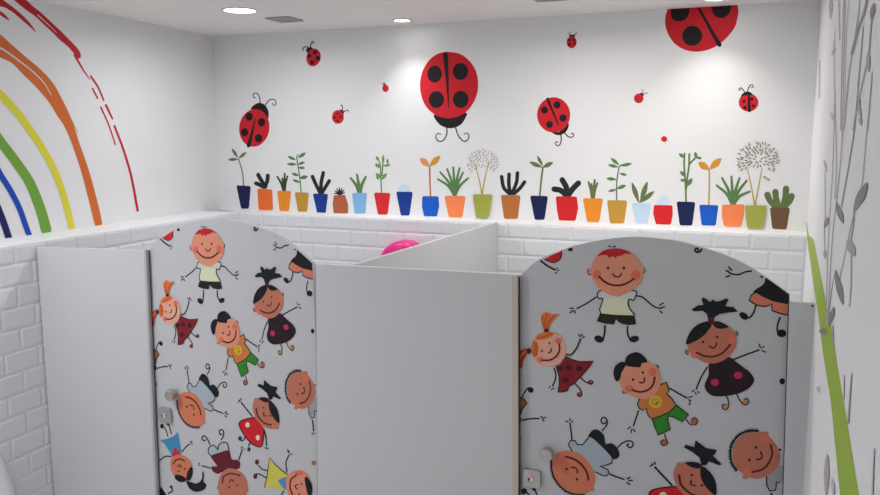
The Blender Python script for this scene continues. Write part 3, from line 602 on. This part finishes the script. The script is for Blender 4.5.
def f_tuft(A):
    A.part('b'); A.K = C9
    A.line(B, [(328,240),(275,325),(232,430)], 12).line(B, [(558,172),(660,132),(782,88)], 12)
    A.dashes(B, [(195,455,212,440),(222,460,230,476),(244,452,256,464),(785,35,795,68),(812,66,826,58),(808,92,842,106)], 9)
    A.K = CC; A.line(B, [(495,182),(512,220),(515,260)], 9).line(B, [(585,162),(610,215),(640,250)], 9)
    A.ell('tan', 487,278,28,26).ell('tan', 665,233,28,27).line(B, [(515,255),(512,285),(490,304),(464,292),(460,265),(480,256)], 8).line(B, [(635,245),(665,262),(692,240),(682,208),(652,212)], 8)
    A.K = C9; A.part('c', 'dress', 'black dress with two pink spots', 'b')
    A.poly('dress_dark', [(345,200),(340,300),(308,385),(318,445),(370,487),(430,496),(500,490),(590,473),(680,433),(735,375),(735,330),(700,280),(640,235),(580,190),(520,150),(430,170)]); A.ell('pink_spot', 395,372,36,32).ell('pink_spot', 600,308,38,32)
    A.K = C8; A.part('h', 'head', None, 'b'); A.ell('skin_brown', 582,385,15,22).ell('skin_brown', 152,542,20,24).line(B, [(585,362),(596,380),(590,400)], 6).line(B, [(135,530),(140,556),(158,568)], 6)
    A.poly('skin_brown', [(148,460),(170,380),(230,310),(310,278),(400,272),(480,295),(550,350),(585,420),(580,490),(550,550),(490,605),(410,640),(320,640),(240,600),(180,545)])
    A.ell('cheek', 542,440,36,40).ell('cheek', 225,560,42,40)
    A.ell('mouth', 292,456,12).ell('mouth', 415,412,12).line('mouth', [(345,490),(375,508),(402,492),(410,465)], 11).line('mouth', [(235,548),(300,578),(380,584),(450,560),(500,515),(530,478)], 14)
    A.part('g', 'hair', 'black hair with a spiky topknot', 'b')
    A.poly('hair_black', [(143,475),(160,400),(200,340),(260,295),(340,273),(368,300),(340,350),(290,405),(220,450)]).poly('hair_black', [(372,288),(420,273),(470,292),(514,322),(470,338),(420,336),(390,318)])
    A.poly('hair_black', [(335,248),(322,208),(290,182),(210,187),(188,170),(245,135),(295,130),(278,85),(290,63),(318,75),(350,105),(382,80),(396,100),(440,98),(490,72),(517,80),(485,142),(560,150),(597,188),(500,200),(440,210),(402,230),(388,248)], False)
    A.ell('tie', 362,262,28,30)
def f_salmon(A):
    A.part('b'); A.K = CA
    A.line(B, [(490,288),(440,295),(390,315),(340,312),(312,300)], 11).dashes(B, [(310,256,332,282),(288,285,308,290),(288,334,315,325)], 11); A.ell('hair_black', 572,334,14,8,30)
    A.K = CB; A.line(B, [(490,185),(475,235),(450,275),(428,290)], 12).line(B, [(705,285),(685,340),(678,395),(690,415)], 12)
    A.ell('hair_black', 385,272,44,28,35).ell('hair_black', 718,425,42,34)
    A.part('s', 'shorts', 'salmon shorts', 'b')
    sh = [(480,70),(560,105),(640,140),(800,175),(800,270),(720,255),(635,225),(630,165),(600,182),(560,188),(500,178),(432,135),(450,90)]
    A.poly('salmon', sh, False).line(B, sh[4:]+[sh[0]], 10, sm=False)
    A.part('c', 'shirt', 'black shirt', 'b').poly('hair_black', [(572,-55),(600,-80),(700,-20),(820,60),(820,180),(720,158),(640,142),(560,107),(500,75),(465,60),(500,30),(545,5),(570,-25)], False)
def f_curl(A):
    A.part('b'); A.K = CA; A.ell('sun_amber', 62,122,20,13).line(B, [(92,112),(84,130),(60,138),(40,126),(44,108),(62,108),(66,120)], 12)
def f_edge(A):
    A.part('b'); A.K = C5; A.ell('hair_black', 182,395,28,24,35).line(B, [(160,378),(135,405),(110,455)], 10)
    A.K = CF; A.line(B, [(108,178),(180,165),(255,162)], 11).dashes(B, [(270,143,288,156),(290,160,318,152),(285,172,300,186)], 9)
    A.ell('hair_black', 82,172,16,32); A.ell('skin', 85,345,18,32)
    A.part('c', 'shirt', 'brown shirt', 'b').poly('bib_brown', [(60,-40),(125,-8),(150,28),(110,75),(90,130),(60,130)], False).line(B, [(60,-40),(125,-8),(150,28),(110,75),(90,130)], 9, sm=False)
def f_grey(A):
    A.part('b'); A.K = CF
    A.line(B, [(545,345),(538,280),(528,205)], 11).dashes(B, [(492,182,510,194),(528,162,528,182),(552,182,542,196)], 9).line(B, [(812,270),(850,220),(855,180),(830,152),(805,165),(808,200),(830,208),(842,192)], 10)
    A.K = CG; A.line(B, [(700,70),(735,35),(780,15),(815,20),(825,50),(800,68),(775,50),(790,38)], 9).line(B, [(640,282),(690,300),(752,322)], 10).dashes(B, [(776,318,800,305),(790,330,820,330),(776,346,800,362)], 9)
    A.part('t', 'trousers', 'black trousers', 'b').poly('hair_black', [(470,-15),(485,-55),(515,-78),(555,-68),(592,-28),(602,25),(612,40),(650,32),(690,60),(715,110),(705,150),(660,158),(600,105),(540,45)])
    A.part('c', 'shirt', 'grey-blue T-shirt', 'b')
    st = [(340,95),(306,45),(325,12),(360,10),(380,45),(425,42),(450,10),(476,-21),(510,0),(560,45),(620,105),(660,155),(655,190),(610,208),(560,215),(625,245),(630,275),(610,295),(580,290),(525,262)]
    A.poly('grey_blue', st+[(450,240),(380,160)], False).line(B, st[:8], 8, sm=False).line(B, st[11:], 8, sm=False)
    A.part('h', 'head', None, 'b'); A.ell('skin_warm', 498,400,18)
    A.poly('skin_warm', [(190,150),(230,105),(290,92),(350,100),(420,130),(480,200),(518,280),(516,350),(490,410),(430,440),(340,440),(260,395),(200,320),(170,250),(170,190)])
    A.ell('cheek', 258,150,34,28).ell('cheek', 462,350,38,32)
    A.ell('mouth', 292,238,11).ell('mouth', 376,320,11).line('mouth', [(335,225),(360,228),(378,245),(380,270)], 10).line('mouth', [(285,140),(350,158),(410,200),(455,265),(468,325)], 13)
    A.part('g', 'hair', 'short bristly black hair', 'b'); bristle(A, [(172,172),(174,240),(200,320),(262,395),(340,436),(440,445)], 10, 22)
def bristle(A, pts, w, n, side=1):
    A.line('hair_black', pts, w); p = smooth_open(pts, 8)
    for i in range(n):
        j = int(i*(len(p)-2)/(n-1)); a, b = p[j], p[j+1]; l = math.hypot(b[0]-a[0], b[1]-a[1]) or 1; nx, ny = -(b[1]-a[1])/l*side, (b[0]-a[0])/l*side
        A.line('hair_black', [(a[0]-nx*2, a[1]-ny*2), (a[0]+nx*13, a[1]+ny*13)], 9, 5, False)
def f_red(A):
    A.part('b'); A.K = D4
    A.line(B, [(80,195),(120,245),(158,292)], 8).dashes(B, [(58,190,68,184),(76,166,80,178),(66,176,70,182)], 6).line(B, [(242,390),(255,440),(258,500)], 7).dashes(B, [(250,512,256,520),(264,515,272,520)], 6)
    A.line(B, [(108,435),(98,458),(82,466)], 7).ell('teal_dark', 72,448,14,16).line(B, [(145,478),(132,500)], 7).ell('teal_dark', 135,525,12,16)
    A.part('c', 'dress', 'red dress with cream spots', 'b').poly('dress_red', [(175,298),(110,312),(72,330),(68,360),(90,405),(120,450),(160,488),(205,508),(228,495),(238,440),(242,385),(205,330)]).ell('spot_cream', 125,352,15,19).ell('spot_cream', 198,442,14,19)
    A.line(B, [(175,298),(110,312),(72,330),(68,360),(90,405),(120,450),(160,488),(205,508),(228,495),(238,440),(242,385)], 6)
    A.part('h', 'head', None, 'b').ell('skin_brown', 181,172,10).ell('skin_brown', 333,372,11)
    A.poly('skin_brown', [(175,178),(210,158),(270,162),(315,215),(345,290),(345,362),(300,382),(240,362),(190,315),(163,245),(163,205)])
    A.ell('mouth', 240,230,7).ell('mouth', 287,287,7).line('mouth', [(240,262),(240,284),(260,290)], 7).line('mouth', [(186,235),(200,290),(245,338),(295,352)], 9).ell('cheek', 305,362,14,10)
    A.part('g', 'hair', 'black hair with a spiky topknot', 'b').poly('hair_black', [(280,180),(320,215),(345,270),(350,338),(320,315),(290,270),(275,220)]).poly('hair_black', [(208,162),(245,156),(278,172),(268,192),(235,186)])
    A.poly('hair_black', [(278,172),(265,130),(230,98),(195,76),(203,60),(240,72),(243,33),(262,50),(290,75),(337,85),(332,105),(322,118),(364,165),(350,170),(308,150),(297,172)], False)
def f_bald(A):
    A.part('b'); A.K = D5; A.line(B, [(370,425),(376,460),(379,500)], 8).dashes(B, [(368,515,372,525),(382,512,384,524)], 6)
    A.K = CD; A.ell('hair_black', 528,195,9,8)
    A.part('c', 'shirt', 'grey shirt', 'b').poly('grey_shirt', [(440,360),(440,430),(460,468),(500,462),(505,405),(522,415),(560,400),(560,300),(500,300)], False).line(B, [(440,375),(440,430),(460,468),(500,462),(505,405),(522,415)], 8, sm=False)
    A.part('h', 'head', None, 'b').ell('skin_brown', 435,90,20,16).ell('skin_brown', 300,376,22,14)
    A.poly('skin_brown', [(215,230),(225,160),(270,105),(330,75),(400,75),(450,100),(500,160),(530,230),(517,300),(470,350),(400,384),(330,380),(270,345),(225,290)])
    A.ell('cheek', 432,135,34,28).ell('cheek', 318,338,36,24)
    A.ell('mouth', 368,180,10).ell('mouth', 326,262,10).line('mouth', [(400,210),(410,238),(395,258),(375,258)], 10).line('mouth', [(466,165),(476,220),(455,280),(410,325),(345,342)], 11)
    A.part('g', 'hair', 'short bristly black hair', 'b'); bristle(A, [(242,330),(208,280),(200,210),(215,150),(258,98),(320,70),(382,70)], 10, 22, -1)
def f_blue(A):
    A.part('b'); A.K = G1; A.line(B, [(125,78),(115,40),(98,15)], 6).ell('hair_black', 85,8,13,17).line(B, [(152,62),(142,25),(134,0)], 6).ell('hair_black', 128,-8,9,12)
    A.line(B, [(228,190),(250,160),(280,135)], 7).dashes(B, [(285,115,292,124),(292,135,302,130),(298,112,294,120)], 5).line(B, [(150,222),(110,222),(68,252)], 7)
    A.part('c', 'dress', 'blue dress with a red scarf', 'b').poly('dress_blue', [(75,106),(120,97),(165,80),(199,48),(210,110),(224,190),(190,205),(160,225),(140,190),(105,135)], False)
    A.poly('scarf_red', [(155,218),(172,160),(180,155),(205,185),(226,208),(190,224)], False)
    A.part('h', 'head', None, 'b').poly('skin_warm', [(145,280),(155,235),(200,208),(250,222),(290,260),(302,310),(287,370),(240,397),(190,377),(155,330)])
    A.line('mouth', [(165,275),(185,248),(220,240),(245,255)], 8).ell('mouth', 205,325,7).ell('mouth', 248,310,7).line('mouth', [(200,296),(205,283),(218,285),(222,300)], 7)
    A.part('g', 'hair', 'black hair flicked out below', 'b').poly('hair_black', [(180,352),(220,355),(255,375),(252,398),(212,402),(180,378)]).poly('hair_black', [(298,293),(304,340),(285,388),(260,390),(262,350),(275,315)])
    A.poly('hair_black', [(262,395),(330,412),(368,380),(372,325),(384,350),(380,400),(400,420),(385,455),(330,472),(285,452),(265,420)])
def f_corner(A):
    A.part('b'); A.K = G1; A.poly('hair_black', [(55,520),(78,435),(118,495),(130,540)], False).line(B, [(130,485),(158,465),(155,442)], 8).ell('wine', 150,437,11)
def f_maroon(A):
    A.part('b'); A.K = G2; A.line(B, [(70,138),(52,98),(30,76),(14,92),(28,112),(40,104)], 7).line(B, [(150,105),(168,70),(162,36),(140,38),(142,66),(155,66)], 7)
    A.line(B, [(15,288),(75,305)], 7).line(B, [(275,245),(300,175)], 7).dashes(B, [(288,158,294,164),(302,152,302,162),(312,168,318,172),(-8,268,0,275),(-10,285,0,284)], 5)
    A.part('t', 'shorts', 'pale grey shorts', 'b').poly('sage', [(80,218),(60,192),(65,160),(95,142),(118,160),(128,175),(135,140),(162,122),(195,130),(206,178),(150,192)]).line(B, [(80,218),(60,192),(65,160),(95,142),(118,160),(128,175),(135,140),(162,122),(195,130),(206,178)], 6)
    A.part('c', 'shirt', 'wine red shirt', 'b').poly('wine', [(80,217),(150,190),(206,180),(225,240),(262,246),(284,262),(282,300),(260,312),(200,320),(150,335),(125,345),(88,322),(86,292),(122,290),(95,250)])
    A.part('h', 'head', None, 'b').ell('skin_brown', 132,440,11,15).ell('skin_brown', 332,455,11,18)
    A.poly('skin_brown', [(130,410),(150,345),(200,306),(260,315),(310,350),(337,410),(330,490),(290,545),(230,562),(165,540),(135,480)]).line('mouth', [(160,405),(172,362),(220,342),(285,355)], 9).ell('mouth', 208,438,7).ell('mouth', 263,425,7).line('mouth', [(210,402),(222,385),(240,396)], 7)
    A.part('g', 'hair', 'black fringe', 'b').poly('hair_black', [(160,500),(200,530),(280,520),(318,500),(300,550),(230,570),(165,545)])
def f_yellow(A):
    A.part('b'); A.K = G3; A.line(B, [(120,322),(85,312),(60,285)], 7).ell('wine', 50,262,15,19).line(B, [(112,372),(75,350),(45,345)], 7).ell('wine', 38,362,15,19)
    A.line(B, [(276,212),(255,265),(262,330)], 7).dashes(B, [(262,172,278,188),(285,206,298,206),(268,188,276,196)], 6).line(B, [(240,465),(222,495)], 7)
    A.part('c', 'dress', 'yellow dress with a blue collar', 'b').poly('dress_yellow', [(140,232),(180,280),(225,320),(270,352),(262,400),(262,465),(190,446),(105,440),(120,370),(130,300)], False).line(B, [(270,352),(225,320),(180,280),(140,232),(130,300),(120,370),(105,440)], 5, sm=False)
    A.poly('collar_blue', [(272,358),(205,385),(200,398),(225,432),(256,462)], False)
    A.part('h', 'head', None, 'b').poly('skin', [(256,400),(270,350),(320,320),(380,322),(422,370),(442,430),(436,500),(400,560),(330,572),(275,510)]).ell('cheek', 350,340,30,16)
    A.line('mouth', [(330,352),(292,385),(285,440),(302,492)], 9).ell('mouth', 365,415,7).ell('mouth', 350,487,7).line('mouth', [(338,420),(322,428),(328,446),(336,450)], 7)
    A.part('g', 'hair', 'black side parting', 'b').poly('hair_black', [(388,378),(405,365),(440,425),(436,500),(412,492),(395,430)])
FIGS = [('printed_boy', 'printed boy with red hair in a cream T-shirt, arms spread', f_boy), ('printed_girl', 'printed ginger girl with tied tails in a dark red dress', f_ginger), ('printed_figure', 'cut-off red printed shape at the arched top left', f_redcap),
    ('printed_boy', 'printed boy in an orange sun T-shirt and green shorts', f_sun), ('printed_girl', 'printed girl with a spiky topknot in a black dress', f_tuft), ('printed_figure', 'cut-off printed figure in salmon shorts at the top right', f_salmon),
    ('printed_figure', 'cut-off printed figure at the left edge', f_edge), ('printed_boy', 'printed upside-down boy in a grey-blue T-shirt', f_grey), ('printed_girl', 'printed girl in a red dress with cream spots', f_red),
    ('printed_boy', 'printed bristle-haired boy at the right edge', f_bald), ('printed_girl', 'printed upside-down girl in a blue dress', f_blue), ('printed_figure', 'dark printed shape at the lower left corner', f_corner),
    ('printed_boy', 'printed upside-down boy in a wine red shirt', f_maroon), ('printed_girl', 'printed girl lying sideways in a yellow dress', f_yellow), ('printed_curl', 'small printed curl near the top', f_curl),
    ('printed_dot', 'small black printed blob near the top left', f_dot(C1, 532,172,23,15)), ('printed_dot', 'tiny printed dot at the left corner', f_dot(C1, 118,362,16,8,'hair_black',-20)),
    ('printed_dot', 'black printed dot at the right edge', f_dot((650,355,3.54), 468,93,10,11)), ('printed_dot', 'brown printed dot low at the right edge', f_dot(G3, 452,268,17,18,'coffee'))]
def cubicle_door(surf, label):
    m = surf.uvmap or (lambda u, w: (u, w))
    o = [m(u, w) for u, w in surf.clip]
    root = thing('cubicle_door', ((o[0][0]+o[1][0])/2, YD, 0), label, 'door', 'arched cubicle doors')
    V, Fc = extr(o, lambda u, w, t: (u, YD+t, w), 0, 0.02)
    mesh_obj('door_leaf', V, Fc, M_DOOR, root, None)
    mesh = root.children
    for name, lab, fn in FIGS:
        A = Art(surf); fn(A); A.parts['b']['name'] = name; A.parts['b']['label'] = lab; A.build(root)
    # pull knob: a cylinder standing out from the leaf
    kx, kz = m(*S_D2.px(548.5, 451.5))
    V, Fc = lathe([(0.012, 0), (0.012, 0.012), (0.0225, 0.014), (0.024, 0.017), (0.024, 0.04), (0.022, 0.043)], (kx, YD-0.0001, kz), (0, -1, 0), 36)
    kn = bevel(mesh_obj('door_knob', V, Fc, M_STEEL, root), 0.001); kn['label'] = 'round steel pull knob'
    lx, lz = m(*S_D2.px(532.5, 477.5))
    w, hh = 0.033, 0.034
    ol = rounded([(lx-w, lz-hh), (lx+w, lz-hh), (lx+w, lz+hh), (lx-w, lz+hh)], 0.2)
    V, Fc = extr(ol, lambda u, z, t: (u, YD-t, z), 0.0001, 0.014)
    lk = bevel(mesh_obj('lock_plate', V, Fc, M_STEEL, root), 0.002); lk['label'] = 'rounded square steel privacy lock'
    V, Fc = lathe([(0.0125, 0), (0.0125, 0.003), (0.009, 0.005)], (lx-0.002, YD-0.014, lz), (0, -1, 0), 28)
    tn = mesh_obj('turn_button', V, Fc, M_STEEL, lk)
    V, Fc = extr(rounded([(lx-0.012, lz-0.006), (lx-0.004, lz-0.006), (lx-0.004, lz+0.006), (lx-0.012, lz+0.006)]), lambda u, z, t: (u, YD-0.0185-t, z), 0, 0.001)
    ind = mesh_obj('indicator', V, Fc, PAL['dress_red'], lk); ind['label'] = 'red lock indicator'
    V, Fc = extr(rounded([(lx-0.002, lz-0.006), (lx+0.006, lz-0.006), (lx+0.006, lz+0.006), (lx-0.002, lz+0.006)]), lambda u, z, t: (u, YD-0.0185-t, z), 0, 0.001)
    ind = mesh_obj('indicator', V, Fc, M_CERAMIC, lk); ind['label'] = 'white lock indicator'
    for q in (tn,): q.matrix_parent_inverse = Matrix.Identity(4)
    for q in lk.children: q.matrix_parent_inverse = Matrix.Identity(4)
    return root
cubicle_door(S_D1, 'arched cubicle door printed with cartoon children, left of the wide white panel')
cubicle_door(S_D2, 'arched cubicle door printed with cartoon children, beside the right wall')

# ------------------------------------------------------------------ pink dispenser behind the divider
px_, pz_ = wz(404, 265.5, YL-0.06); 
disp = thing('toilet_paper_dispenser', (px_, YL-0.06, pz_-0.14), 'glossy pink round toilet paper dispenser on the tiles, peeking over the divider', 'dispenser')
prof = [(0.145, 0.0), (0.15, 0.01), (0.15, 0.08), (0.145, 0.1), (0.128, 0.116), (0.09, 0.126), (0.04, 0.13), (0.01, 0.131)]
V, Fc = lathe(prof, (px_, YL-0.0005, pz_), (0, -1, 0), 48); mesh_obj('cover', V, Fc, M_PINK, disp, smooth=True)
V, Fc = lathe([(0.02, 0), (0.02, 0.006), (0.012, 0.008)], (px_, YL-0.131, pz_), (0, -1, 0), 20); mesh_obj('lock_button', V, Fc, M_STEEL, disp)

# ------------------------------------------------------------------ white ceramic urinal low on the left wall
uy = 2.2; ux = xT(uy)+0.002
rims = [(0.49, .015, .08), (0.45, .04, .11), (0.39, .065, .13), (0.32, .10, .14), (0.26, .13, .14), (0.20, .155, .135), (0.15, .155, .12), (0.10, .10, .09), (0.08, .05, .05)]
Vv = []; Ff = []; n = 20
for z, dpt, hw_ in rims:
    for i in range(n+1):
        t = math.pi*i/n; Vv.append((ux+dpt*math.sin(t)**0.8, uy-hw_*math.cos(t), z))
for r in range(len(rims)-1):
    for i in range(n): a = r*(n+1)+i; Ff.append((a, a+n+1, a+n+2, a+1))
Ff.append(tuple(range(n+1))); Ff.append(tuple(range(len(Vv)-1, len(Vv)-n-2, -1)))
for r in range(len(rims)-1): Ff.append((r*(n+1), r*(n+1)+n, (r+1)*(n+1)+n, (r+1)*(n+1)))
ur = thing('urinal', (ux, uy, 0.08), 'white rounded ceramic urinal at the lower left corner by the tiled wall', 'urinal')
ub = mesh_obj('bowl', Vv, Ff, M_CERAMIC, ur, smooth=True)
V, Fc = lathe([(0.008, 0), (0.008, 0.008), (0.006, 0.012), (0.006, 0.03)], (ux+0.011, uy, 0.491), (0, 0, 1), 20); mesh_obj('flush_valve', V, Fc, M_STEEL, ur)

# ------------------------------------------------------------------ ceiling fittings
M_LED = emis('led_glow', (255, 252, 246), 14.0)
def downlight(x, y, r, label, power, group='recessed ceiling downlights', spread=150, ring=0.012, warm=(1, .97, .93)):
    root = thing('ceiling_downlight', (x, y, ZC), label, 'ceiling light', group)
    V, Fc = lathe([(r+ring, 0), (r+ring, 0.003), (r+0.004, 0.006), (r, 0.003), (r, 0.0)], (x, y, ZC), (0, 0, -1), 40); mesh_obj('trim_ring', V, Fc[:-2], M_RING, root, smooth=False)
    V, Fc = lathe([(r, 0.0005), (r, 0.002)], (x, y, ZC), (0, 0, -1), 40); mesh_obj('diffuser', V, Fc, M_LED, root)
    ld = bpy.data.lights.new('downlight_lamp', 'AREA'); ld.shape = 'DISK'; ld.size = 2*r; ld.energy = power; ld.spread = math.radians(spread); ld.color = warm
    lo = bpy.data.objects.new('downlight_lamp', ld); link(lo, root); lo.matrix_parent_inverse = Matrix.Identity(4); lo.location = (0, 0, -0.012)
    return root
def cpx(px, py): r = ray(px, py); t = (ZC-H)/r.z; return r.x*t, r.y*t
downlight(*cpx(240, 10), 0.082, 'large round glowing downlight at the left, nearest the left wall', 6.8, spread=170, warm=(.95, .98, 1))
downlight(*cpx(402, 20), 0.045, 'small round downlight close to the back wall at the middle of the ceiling', 1.0, spread=90)
downlight(*cpx(716, -2), 0.05, 'small downlight close to the back wall above the ladybug cut by the ceiling', 1.3, spread=100, warm=(1, .96, .9))
downlight(-0.8, 3.5, 0.07, 'added unseen fill lamp over the right cubicle', 12, 'added fill lamps over the cubicles', 170)  # unseen lamp, added to brighten the divider and the right of the back wall
for i, (x, y, pw) in enumerate(((-2.8, 1.15, 24), (-2.2, -0.7, 7))):
    downlight(x, y, 0.08, 'added unseen fill lamp over the washroom aisle in front of the cubicles', pw, 'added fill lamps over the aisle', 170, warm=(.965, .975, 1))  # fill lamps out of view, added to light the panel and door fronts
def vent(cx, cy, w, d, label):
    root = thing('ceiling_vent', (cx, cy, ZC), label, 'vent', 'square ceiling vents')
    V, Fc = prism([(cx-w/2, cy-d/2), (cx+w/2, cy-d/2), (cx+w/2, cy+d/2), (cx-w/2, cy+d/2)], ZC-0.003, ZC-0.0005); b = mesh_obj('backing', V, Fc, M_VDARK, root)
    V = []; Fc = []
    for (x0, x1, y0, y1) in ((cx-w/2, cx+w/2, cy-d/2, cy-d/2+.016), (cx-w/2, cx+w/2, cy+d/2-.016, cy+d/2), (cx-w/2, cx-w/2+.016, cy-d/2+.016, cy+d/2-.016), (cx+w/2-.016, cx+w/2, cy-d/2+.016, cy+d/2-.016)):
        v, f = prism([(x0, y0), (x1, y0), (x1, y1), (x0, y1)], ZC-0.009, ZC-0.003); Fc += [tuple(i+len(V) for i in q) for q in f]; V += v
    mesh_obj('frame', V, Fc, M_VENT, root)
    V = []; Fc = []; ns = int((d-0.04)/0.018)
    for i in range(ns):
        y0 = cy-d/2+0.024+i*0.018
        v, f = prism([(cx-w/2+.016, y0), (cx+w/2-.016, y0), (cx+w/2-.016, y0+.009), (cx-w/2+.016, y0+.009)], ZC-0.008, ZC-0.003); Fc += [tuple(j+len(V) for j in q) for q in f]; V += v
    mesh_obj('louvres', V, Fc, M_VENT, root)
vx_, vy_ = cpx(284.5, 18.8)
vent(vx_, vy_, 0.15, 0.16, 'small grey vent between the two lights at the left of the ceiling')
vx_, vy_ = cpx(548, -3)
vent(vx_, vy_, 0.15, 0.16, 'grey vent at the top edge above the middle of the back wall')

# ------------------------------------------------------------------ world and view
wd = bpy.data.worlds.new('world'); scn.world = wd; wd.use_nodes = True
wd.node_tree.nodes['Background'].inputs[0].default_value = (0.8, 0.85, 0.9, 1); wd.node_tree.nodes['Background'].inputs[1].default_value = 0.3
scn.view_settings.view_transform = 'Standard'; scn.view_settings.look = 'None'; scn.view_settings.gamma = 1; scn.view_settings.use_curve_mapping = False
scn.view_settings.exposure = 0.0
